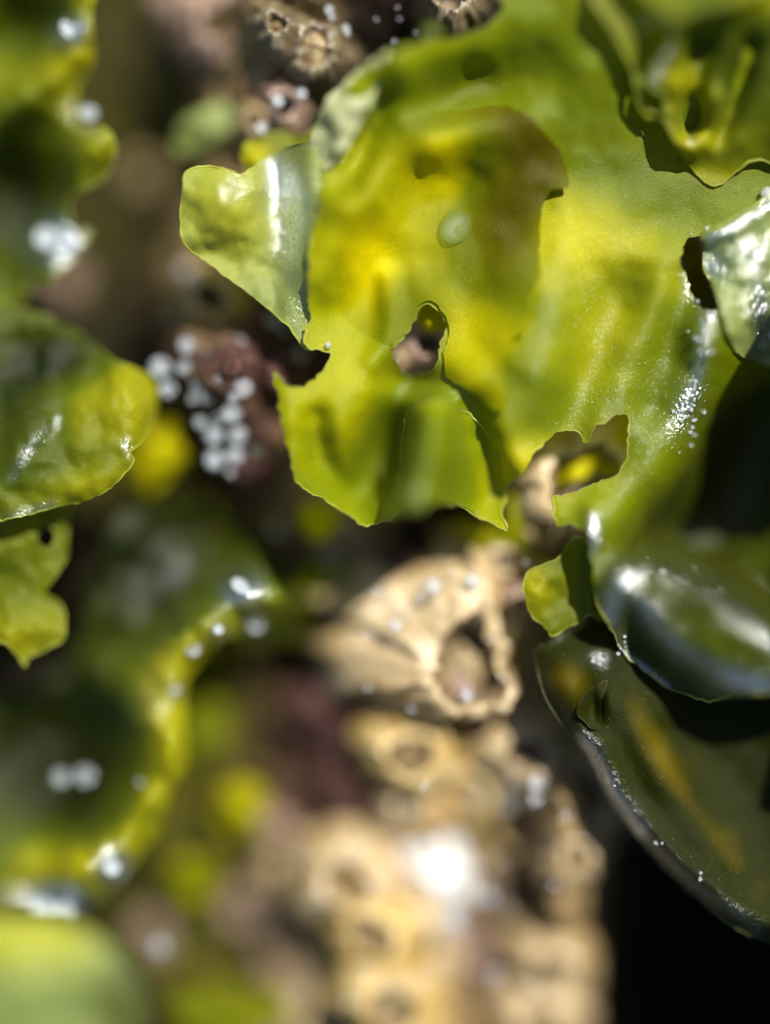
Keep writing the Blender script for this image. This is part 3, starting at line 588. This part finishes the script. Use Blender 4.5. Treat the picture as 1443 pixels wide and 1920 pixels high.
# ------------------------------------------------------------------ barnacles
def barnacle(px, py, r, h, label, z=None, opening=0.5, off=(0, 0), shape=None, oshape=None, seed=0, mat=TAN, plates=2, tilt=(0, 0), ridges=9, segs=56, lid=0.0):
    """px: centre and radius r in photo pixels; shape / oshape: outer and opening outlines as (angle, factor) lists"""
    rr = np.random.RandomState(seed + 7)
    if z is None: z = float(rock_z(px, py)) + 0.05
    root = holder('barnacle', px, py, z, label, 'barnacle', 'barnacles crusted on the rock')
    kk = (D - z) / D / 100
    Rw = r * kk
    th = np.linspace(0, 2 * math.pi, segs, endpoint=False)
    ph = rr.uniform(0, 6.28, 5)
    def lobes(lst, amp):
        if lst is None:
            return 1 + amp * np.sin(2 * th + ph[0]) + amp * 0.7 * np.sin(3 * th + ph[1]) + amp * 0.4 * np.sin(5 * th + ph[2])
        a = np.radians([q[0] for q in lst] + [lst[0][0] + 360]); v = [q[1] for q in lst] + [lst[0][1]]
        return np.interp(th, a, v)
    o_out, o_in = lobes(shape, 0.09), lobes(oshape, 0.12)
    rid = 0.10 * np.abs(np.sin(ridges * th / 2 + ph[3])) + 0.03 * np.sin(ridges * 2.3 * th + ph[4]) + 0.025 * rr.uniform(-1, 1, segs)
    for a_ in np.linspace(0, 2 * math.pi, 6, endpoint=False) + rr.uniform(-.3, .3, 6) + ph[4]:
        rid = rid - 0.20 * np.exp(-0.5 * (((th - a_ + math.pi) % (2 * math.pi) - math.pi) / 0.07) ** 2)
    prof = [(1.12, -0.6, 0), (1.0, -0.1, 0), (0.9, 0.22, 0), (0.76, 0.5, 0), (0.62, 0.75, 0), (0.5, 0.94, 0), (0.43, 1.0, 0), (0.36, 0.97, 1), (0.30, 0.75, 1), (0.28, 0.4, 1), (0.29, 0.05, 1)]
    def ring(f, hz):
        t = max(0.0, min(1.0, (1.0 - f) / 0.57))
        u = f if f > 0.43 else f
        sc_o = u * o_out * (1 + rid * (1.3 - 0.7 * t))
        io = u / 0.43 * opening * o_in * (1 + rid * 0.7)
        rad = sc_o * (1 - t) + io * t
        x = rad * np.cos(th) * Rw + off[0] * kk * t
        y = rad * np.sin(th) * Rw - off[1] * kk * t
        zz = hz * h + 0.06 * h * np.sin(3 * th + ph[1]) * t + 0.02 * rr.uniform(-1, 1, segs) + tilt[0] * x + tilt[1] * y
        return np.stack([x, y, z + zz], 1)
    def skin(rows):
        V = np.concatenate(rows); F = []
        for a in range(len(rows) - 1):
            for i in range(segs):
                j = (i + 1) % segs
                F.append((a * segs + i, a * segs + j, (a + 1) * segs + j, (a + 1) * segs + i))
        return V, F
    rows = []
    for (f, hz, _) in prof:
        q = ring(f, hz)
        q[:, 0] += (px - 721.5) * kk; q[:, 1] += (960 - py) * kk
        bx, by = q[:, 0] * 1.7, q[:, 1] * 1.7
        am = 0.10 * Rw
        q[:, 0] += 0.03 * Rw * fbm(bx * 5, by * 5, seed + 70, 3); q[:, 1] += 0.03 * Rw * fbm(bx * 5, by * 5 + hz, seed + 71, 3); q[:, 2] += 0.12 * h * fbm(bx * 4, by * 4, seed + 72, 3)
        q[:, 0] += am * fbm(bx, by + hz, seed + 60, 3); q[:, 1] += am * fbm(bx, by + hz, seed + 61, 3); q[:, 2] += 0.2 * h * fbm(bx * 0.8, by * 0.8, seed + 62, 3)
        rows.append(q)
    V, F = skin(rows[:8]); mesh_obj('wall', V, F, mat, root)
    V, F = skin(rows[7:]); n = len(V)
    c = rows[-1].mean(0); V = np.concatenate([V, [c]]); b = (len(rows[7:]) - 1) * segs
    F += [(b + i, b + (i + 1) % segs, n) for i in range(segs)]
    mesh_obj('inner_wall', V, F, TAN_IN, root)
    if plates:
        cx, cy = c[0], c[1]; Ro = opening * Rw * (0.72 + lid * 0.35)
        a0 = rr.uniform(0, 3.14)
        for s in (0, 1):
            pv = []; m = 12
            for i in range(m + 1):
                t = a0 + s * math.pi + math.pi * i / m
                for q, up in ((0.0, 0.55), (0.55, 0.42), (1.0, 0.12)):
                    gap = 0.05 * Ro
                    pv.append((cx + math.cos(t) * Ro * q + math.cos(a0 + s * math.pi + math.pi / 2) * gap, cy + math.sin(t) * Ro * q + math.sin(a0 + s * math.pi + math.pi / 2) * gap,
                               z + h * (up + lid + 0.12 * math.sin(i * 1.1) * q)))
            pf = []
            for i in range(m):
                for q in range(2):
                    k_ = i * 3 + q
                    pf.append((k_, k_ + 3, k_ + 4, k_ + 1))
            mesh_obj('plate', pv, pf, PLATE, root)
    return root

barnacle(815, 1200, 205, 1.1, 'largest barnacle in the middle, pale tan with a diamond shaped opening', z=-1.95, opening=0.40, off=(48, 42), seed=2,
         shape=[(0, .62), (30, .82), (60, .85), (95, .85), (130, .92), (160, 1.0), (190, .98), (230, .80), (270, .62), (300, .60), (330, .62)],
         oshape=[(0, 1.0), (25, 1.0), (55, 1.1), (80, 1.45), (100, 1.05), (135, .82), (165, .92), (200, .92), (235, .95), (265, .98), (300, 1.15), (330, 1.2)], ridges=7, segs=80)
barnacle(846, -6, 74, 0.7, 'open tan barnacle with a black mouth, cut by the top border', z=-0.85, opening=0.62, seed=3, plates=0, ridges=13, mat=BROWN, segs=90)
barnacle(592, 104, 62, 0.6, 'closed brownish barnacle with crisp slatted plates, left of the open one at the top', z=-1.0, opening=0.62, seed=4, mat=BROWN, segs=90, ridges=12, lid=0.45,
         oshape=[(0, .8), (90, 1.2), (180, .8), (270, 1.2)])
barnacle(1092, 900, 112, 0.7, 'ring shaped tan barnacle seen through the heart shaped gap of the frond', z=-1.45, opening=0.66, seed=5, plates=0)
B = [
 (985, 1405, 95, .6, 'oval yellow tan barnacle below right of the largest one', TAN), (1096, 1480, 84, .6, 'large pale barnacle touching the dark frond edge', TAN),
 (1075, 1600, 62, .5, 'cream barnacle under the pale one that touches the dark frond', TAN), (880, 1480, 70, .5, 'yellowish barnacle below the large diamond mouth', OCHRE),
 (770, 1410, 88, .6, 'broad ochre barnacle on the slope just below the largest one', OCHRE), (760, 1500, 62, .5, 'tan barnacle second below the largest one at its left', TAN),
 (650, 1640, 98, .7, 'wide cream barnacle left of the white shell', TAN), (545, 1640, 58, .6, 'upright tan barnacle, leftmost of the pale bottom cluster', TAN),
 (700, 1740, 92, .7, 'mustard yellow barnacle right under the white shell', OCHRE), (785, 1760, 74, .5, 'rounded cream barnacle under the right end of the white shell', TAN),
 (610, 1890, 105, .7, 'brightest cream barnacle at the bottom border', TAN), (735, 1880, 95, .6, 'golden barnacle at the bottom border right of the brightest', OCHRE),
 (900, 1820, 64, .5, 'dull brown barnacle at the bottom, in the gap between two pale ridges', PINK), (1030, 1800, 76, .7, 'tall tan barnacle at the right end of the bottom cluster', TAN),
 (920, 1660, 66, .5, 'greyish pink barnacle right of the white shell', PINK), (950, 1560, 56, .4, 'ochre brown barnacle above the greyish pink one', OCHRE),
 (1010, 1900, 80, .6, 'tan barnacle at the bottom border under the tall one', TAN), (530, 1790, 55, .4, 'pinkish brown barnacle in shade, left of the golden ones', PINK),
 (460, 1700, 50, .4, 'small brown pink barnacle nearest the olive scraps', PINK), (292, 1755, 44, .5, 'lone greyish pink barnacle below the end of the long frond', PINK),
 (515, 1555, 40, .4, 'small pink tan barnacle beside the mustard scrap', PINK), (420, 55, 85, .6, 'blurred pale barnacle at the top, left of the dark plates', PINK),
 (360, 20, 60, .4, 'brownish barnacle at the top border left of the pale one', PINK), (522, 52, 50, .35, 'yellow tan barnacle at the top, touching the closed one', BROWN),
 (535, 205, 48, .5, 'pale pinkish barnacle under the closed one', PINK), (480, 232, 40, .4, 'low cream barnacle above the left lobe', TAN),
 (268, 338, 38, .6, 'lone orange tan barnacle in the dark hollow at the left', TAN), (400, 565, 62, .6, 'ochre barnacle under the left lobe, above the cluster of drops', OCHRE),
 (350, 590, 36, .4, 'small tan barnacle at the left of the ochre one', TAN), (635, 1000, 50, .5, 'brown barnacle under the lower lobe of the largest frond', PINK),
 (940, 1050, 52, .4, 'narrow cream barnacle between the gap and the largest barnacle', TAN), (1010, 990, 46, .5, 'cream barnacle left of the ragged tongue of the frond', TAN),
 (968, 1130, 44, .4, 'dim brown barnacle at the right foot of the largest one', PINK), (800, 650, 60, .4, 'pinkish brown barnacle inside the middle hole', PINK),
 (745, 680, 22, .3, 'small glistening pale barnacle at the left corner of the middle hole', TAN), (100, 540, 46, .4, 'dull grey brown barnacle under the upper left frond', PINK),
]
for i, (x, y, r, h, lab, m) in enumerate(B):
    z0 = float(rock_z(x, y)) + 0.05
    if lab.startswith(('pinkish brown barnacle inside', 'small glistening')): z0 = -1.2
    elif lab.startswith(('cream barnacle left of the ragged', 'narrow cream')): z0 = -1.7
    barnacle(x, y, r, h, lab, z=z0, opening=0.42 + 0.12 * ((i * 37) % 10) / 10, seed=20 + i, mat=m, plates=2 if i % 3 else 0, ridges=7 + i % 5, segs=40)

# ------------------------------------------------------------------ lumps, shell
def lump(name, px, py, rx, ry, rz, z, mat, label, cat, seed=0, a=0, group=None, amp=0.2):
    k = (D - z) / D / 100; nu, nv = 40, 24
    V = []; F = []
    for j in range(nv + 1):
        v = math.pi * j / nv
        for i in range(nu):
            u = 2 * math.pi * i / nu
            d = Vector((math.sin(v) * math.cos(u), math.sin(v) * math.sin(u), math.cos(v)))
            s = 1 + amp * float(fbm(np.array(d.x * 1.6 + seed * 3), np.array(d.y * 1.6 + d.z), seed, 4)) * 2
            V.append((d.x * rx * k * s, d.y * ry * k * s, d.z * rz * s))
    for j in range(nv):
        for i in range(nu):
            F.append((j * nu + i, (j + 1) * nu + i, (j + 1) * nu + (i + 1) % nu, j * nu + (i + 1) % nu))
    o = mesh_obj(name, V, F, mat)
    o.location = P(px, py, z); o.rotation_euler = (0, 0, math.radians(a))
    return tag(o, label, cat, group)
lump('shell_fragment', 805, 1615, 62, 92, 0.5, -3.0, WHITE, 'smooth bright white wet shell fragment, biggest white spot of the bottom cluster', 'shell', 3, 24, amp=0.34)
lump('pebble', 860, 1290, 26, 34, 0.2, -1.6, PINK, 'small brown pebble stuck in the diamond opening of the largest barnacle', 'pebble', 4, 20)
for (x, y, r, lab) in [(790, 1035, 34, 'dark wet snail like pebble above the largest barnacle'), (740, 1050, 24, 'small dark pebble left of the dark wet one'), (175, 1035, 38, 'blackish pebble beside the holed frond'),
                       (650, 1480, 60, 'maroon crusted pebble in the shaded hollow'), (600, 1330, 70, 'brown maroon pebble above the maroon crusted one'), (530, 700, 46, 'mauve brown pebble right of the cluster of drops'), (480, 880, 50, 'dark maroon pebble below the cluster of drops')]:
    mt = ROCK
    o = lump('pebble', x, y, r, r * 0.9, r / 110, float(rock_z(x, y)) + 0.15, mt, lab, 'pebble', int(x), 0, 'dark pebbles on the rock')
    a = o.data.attributes.new('maroon', 'FLOAT', 'POINT'); a.data.foreach_set('value', np.full(len(o.data.vertices), 0.8 if 'ma' in lab else 0.2, np.float32))

# ------------------------------------------------------------------ water
def bead_mesh(name, flat):
    V = []; F = []; nu, nv = 20, 12
    for j in range(nv + 1):
        v = math.pi * j / nv
        for i in range(nu):
            u = 2 * math.pi * i / nu
            V.append((math.sin(v) * math.cos(u), math.sin(v) * math.sin(u), math.cos(v) * flat))
    for j in range(nv):
        for i in range(nu):
            F.append((j * nu + i, (j + 1) * nu + i, (j + 1) * nu + (i + 1) % nu, j * nu + (i + 1) % nu))
    me = bpy.data.meshes.new(name); me.from_pydata(V, [], F)
    me.polygons.foreach_set('use_smooth', [True] * len(me.polygons))
    return me
BEAD = {}
def bead(px, py, z, r, label, group, flat=0.22, mat=WATER, el=1.0, a=0, name='water_drop', cat='water drop', face=None):
    """a lens of water, lying square to the slope that throws the sun to the viewer"""
    key = (mat.name, flat)
    if key not in BEAD:
        BEAD[key] = bead_mesh('water_drop', flat); BEAD[key].materials.append(mat)
    o = bpy.data.objects.new(name, BEAD[key]); C.objects.link(o)
    p = Vector(P(px, py, z)); o.location = p
    v = (Vector((0, 0, D)) - p).normalized()
    hv = (v + SUN).normalized()
    if mat is WATER:
        jr = random.Random(int(px * 7 + py * 13)); hv = (hv + Vector((jr.uniform(-.05, .05), jr.uniform(-.05, .05), 0))).normalized()
    elif mat is FILM: p.z += r * 0.007; o.location = p
    q = hv.to_track_quat('Z', 'Y').to_matrix().to_4x4() @ Matrix.Rotation(math.radians(a), 4, 'Z')
    o.rotation_euler = q.to_euler()
    k = (D - z) / D / 100
    o.scale = (r * k, r * k * el, r * k)
    return tag(o, label, cat, group)
rz = lambda x, y: float(rock_z(x, y))
one = lambda f, x, y: float(f(np.array([float(x)]), np.array([float(y)]))[0])

clus = [(300, 690, 13, 'leftmost round drop of the cluster'), (345, 690, 9, 'drop just right of the leftmost one in the cluster'), (350, 648, 10, 'starry drop at the upper left of the cluster'), (405, 668, 13, 'big bright drop at the top of the cluster'),
    (408, 692, 9, 'small drop hanging under the big bright top one'), (374, 726, 10, 'drop at the centre left of the cluster'), (388, 744, 9, 'lower right neighbour of the centre left drop'), (455, 728, 12, 'ringed drop at the right of the cluster'),
    (438, 746, 7, 'sparkling knot of water in the middle of the cluster'), (415, 716, 9, 'streaky drop between the centre left and the ringed drop'), (434, 776, 12, 'wide bright drop under the sparkling middle knot'), (402, 816, 12, 'left drop of the second lowest row in the cluster'),
    (446, 816, 11, 'right drop of the second lowest row in the cluster'), (412, 786, 7, 'faint drop above the second lowest row in the cluster'), (402, 862, 12, 'left drop of the lowest row in the cluster'), (440, 854, 11, 'right drop of the lowest row in the cluster'),
    (375, 792, 7, 'dim brownish drop on the left flank of the cluster'), (482, 845, 7, 'dim drop on the right flank low in the cluster'), (432, 886, 5, 'pointed glint at the very bottom of the cluster'), (314, 730, 10, 'striped drop below the leftmost one'),
    (455, 640, 8, 'pinkish dim drop at the upper right of the cluster'), (362, 748, 6, 'small dim drop under the centre left one')]
for (x, y, r, lab) in clus:
    bead(x, y, max(-1.05, min(-0.7, rz(x, y) + 0.2)), r * 1.6, lab, 'cluster of white water drops', 0.6)
D1 = [(350, 508, 15, 'lone round drop just outside the left lobe edge'), (425, 525, 10, 'pale half hidden drop touching the left lobe edge'), (513, 600, 14, 'glinting drop under the lower edge of the left lobe'),
      (565, 662, 13, 'bright crescent drop where the left lobe meets the lower lobe'), (535, 618, 9, 'dull small drop beside the glinting drop of the left lobe'),
      (630, 1062, 15, 'round white drop, upper of the pair left of the largest barnacle'), (632, 1140, 15, 'notched white drop, lower of the pair left of the largest barnacle'),
      (875, 1303, 13, 'white drop on the lower rim of the largest barnacle'), (812, 1098, 17, 'brightest white drop on the top of the largest barnacle'), (780, 1095, 8, 'thin white drop left of the brightest one on the largest barnacle'),
      (885, 1088, 15, 'white drop on the upper right shoulder of the largest barnacle'), (742, 1172, 13, 'streaky drop on the left side of the largest barnacle'), (825, 1160, 9, 'dim drop above the diamond opening'), (790, 1120, 10, 'faint drop just below the thin white one on the largest barnacle'),
      (1005, 1468, 12, 'upper pinkish drop on the pale barnacle by the dark frond'), (950, 1508, 11, 'ringed drop left of the two pinkish ones'), (1003, 1500, 9, 'lower pinkish drop on the pale barnacle by the dark frond'),
      (708, 1435, 9, 'silvery drop at the right border of the maroon hollow'), (795, 1475, 7, 'narrow upright glint below the largest barnacle'), (520, 990, 13, 'large dim drop in the dark below the maroon patch'),
      (735, 1840, 18, 'tall white glint on the golden barnacles at the bottom'), (788, 1838, 12, 'sparkling blue white drop beside the tall white glint'), (852, 1730, 18, 'white drop at the lower right end of the shell fragment'), (912, 1680, 13, 'silvery drop right of the shell fragment'),
      (865, 1640, 9, 'faint drop touching the right side of the shell fragment'), (628, 1690, 7, 'thin white crescent glint left of the shell fragment'), (300, 1775, 13, 'streaked drop on the lone greyish pink barnacle'), (1062, 1782, 6, 'tiny slanted glint at the right end of the bottom cluster'),
      (930, 1830, 9, 'dull drop at the bottom between the pale ridges'), (565, 175, 10, 'round silvery drop below the closed barnacle'), (522, 190, 12, 'slanted white drop on the pinkish barnacle near the top'), (490, 240, 12, 'cream drop above the left lobe'),
      (1070, 905, 5, 'speck of water on the ring shaped barnacle'), (985, 1055, 6, 'speck of water on the narrow cream barnacle'), (640, 995, 6, 'star like glint under the lower lobe')]
for (x, y, r, lab) in D1:
    zz = -0.72 if lab.endswith('largest barnacle') and 'left of' not in lab else (rz(x, y) + 0.75)
    if 'shell fragment' in lab: zz = -2.1
    bead(x, y, max(zz, -2.6 if y < 1350 else -2.0), r * (1.25 if y > 1350 else 1), lab, 'water drops on the rock', 0.45 if r > 11 else 0.25, el=0.5 if ('thin' in lab or 'narrow' in lab or 'tall' in lab) else 1.0, a=80 if 'tall' in lab or 'narrow' in lab or 'thin' in lab else 0)
rnd = random.Random(5)
for (x, y, r) in [(560, 1600, 6), (585, 1690, 5), (668, 1585, 8), (690, 1600, 5), (722, 1655, 6), (770, 1520, 7), (815, 1470, 6), (845, 1440, 8), (890, 1500, 9), (935, 1440, 6), (975, 1380, 6), (1060, 1530, 7), (1085, 1440, 7), (930, 1620, 7), (955, 1700, 6), (1040, 1660, 6), (820, 1830, 7), (690, 1820, 6), (655, 1880, 8), (560, 1860, 6), (880, 1780, 6), (1000, 1850, 7), (750, 1140, 6), (705, 1110, 7), (690, 1190, 5), (850, 1075, 6), (910, 1110, 5), (925, 1200, 5), (940, 1270, 5), (770, 1330, 6), (690, 1290, 5)]:
    b = bead(x, y, (-0.85 if y < 1350 else max(rz(x, y) + 0.8, -1.9)), r, 'small soft glint of water on the pale barnacle crust', 'small glints on the pale barnacle crust', 0.25)
for i, (x, y, r) in enumerate([(617, 18, 9), (622, 32, 6), (648, 52, 7), (652, 62, 5), (628, 60, 4), (575, 70, 3), (590, 78, 3), (745, 14, 3), (748, 35, 3), (705, 36, 3), (780, 62, 3), (740, 78, 4), (815, 8, 3), (600, 145, 3), (628, 150, 8), (602, 165, 6)]):
    bead(x, y, one(rock_z, x, y) + 0.55 if y > 90 else -0.55, r, 'tiny glint of water on the dark rock near the top barnacles', 'tiny glints near the top barnacles')
# wet films and drops on the fronds
fl = lambda f, x, y, d=0.05: one(f, x, y) + d
LF = [(537, 350, 30, z_lob, 'brightest bluish white wet patch on the left lobe', .62, 78), (546, 430, 22, z_lob, 'long dimmer wet patch below the brightest one on the left lobe', .55, 88), (436, 352, 13, z_lob, 'soft round wet patch on the yellow top of the left lobe', 1, 0),
      (128, 58, 22, z_ul, 'wet glint near the top of the upper left frond', .6, 0), (168, 214, 20, z_ul, 'ribbed wet glint on the notch of the upper left frond', .8, 60), (90, 448, 27, z_ul, 'big white wet glint low on the upper left frond', 1, 0), (135, 460, 14, z_ul, 'small pale glint beside the big one on the upper left frond', 1, 0),
      (452, 1098, 24, z_ll, 'brightest wet glint on the upper bend of the long frond', .7, 0), (362, 1217, 15, z_ll, 'round white drop on the inner bend of the long frond', 1, 0), (410, 1180, 12, z_ll, 'sparkling drop between the two bends of the long frond', 1, 0), (480, 1172, 16, z_ll, 'soft sparkling drop at the right tip of the long frond', 1, 0),
      (328, 1295, 11, z_ll, 'curved glint below the inner bend of the long frond', .6, 60), (264, 1467, 10, z_ll, 'flat cream glint in the middle of the long frond', .4, 0), (115, 1458, 15, z_ll, 'left grey drop of the pair in the dark hollow of the long frond', 1, 0), (160, 1455, 17, z_ll, 'right grey drop of the pair in the dark hollow of the long frond', 1, 0),
      (212, 1625, 19, z_ll, 'glittering drop near the lower end of the long frond', 1, 0), (85, 1705, 27, z_ll, 'largest glittering drop at the bottom of the long frond, left one', 1, 0), (122, 1708, 22, z_ll, 'glittering drop touching the largest one from the right', 1, 0), (85, 1408, 9, z_ll, 'faint slanted glint in the hollow of the long frond', .3, 40),
      (1110, 1000, 10, z_main, 'narrow blue white glint on the fold of the large frond', .4, 80), (1424, 600, 22, z_main, 'bright upright white patch on the wet lip at the right border', .5, 85), (1420, 560, 12, z_main, 'small white patch above the bright one at the right border', .6, 80), (1438, 360, 14, z_main, 'triangular white glint at the upper right border', .7, 30),
      (1348, 490, 10, z_main, 'white glint on the wet lip right of the small hole', .5, 60), (855, 262, 7, z_main, 'pale speck above the yellow hollow of the large frond', 1, 0)]
LF = [q for q in LF if q[3] in (z_ul, z_ll) and q[2] > 13 or 'pair in' in q[4] or 'inner bend' in q[4] or 'middle of the long' in q[4] or 'between the two bends' in q[4] or 'upper right border' in q[4]]
for (x, y, r, f, lab, el, a) in LF:
    up = 0.16 if f is z_main and x > 1340 else 0.07
    big = f in (z_ul, z_ll) and 'pair' not in lab and 'inner' not in lab
    bead(x, y, max(fl(f, x, y, up), -1.5), r * (0.8 if big else 1), lab, 'wet glints on the fronds', 0.13 if big else 0.3, FILM if big else WATER, el, a)
i = 0
for (cx, cy, n, sx, sy, f, lab) in [(1292, 770, 26, 14, 30, z_main, 'tiny water speck in the sparkling patch on the right ridge'), (1312, 650, 12, 8, 36, z_main, 'tiny water speck in the sparse row along the right ridge'), (1395, 500, 26, 34, 44, z_main, 'tiny water speck on the wet lip at the right'),
                                (1335, 440, 12, 22, 5, z_main, 'tiny water speck along the top of the small right hole'), (1163, 1215, 7, 6, 16, z_main, 'tiny water speck on the edge over the dark frond'), (1123, 1237, 5, 5, 5, z_low, 'tiny water speck in the group near the top of the dark frond'), (1236, 1582, 3, 4, 4, z_low, 'tiny water speck on the curved edge of the dark frond'), (1311, 1645, 3, 2, 6, z_low, 'tiny water speck lowest on the dark frond')]:
    rn = random.Random(cx)
    for j in range(n):
        x, y = cx + rn.gauss(0, sx), cy + rn.gauss(0, sy)
        bead(x, y, fl(f, x, y, 0.13 if x > 1320 and y < 700 else 0.03), rn.uniform(1.6, 4.2), lab, lab.replace('tiny water speck', 'tiny water specks'), 0.3)
bead(855, 425, fl(z_main, 855, 425, 0.14), 30, 'clear round bubble on the olive layer of the largest frond', None, 0.16, BUBBLE, 1.25, 0, 'bubble', 'bubble')
bead(810, 62, 0.9, 22, 'faint thin walled bubble at the top edge of the large frond', None, 0.7, BUBBLE, 1, 0, 'bubble', 'bubble')
bead(615, 647, fl(z_main, 615, 647, 0.1), 6, 'tiny ringed bubble at the edge above the lower lobe', None, 0.7, WATER, 1, 0, 'bubble', 'bubble')
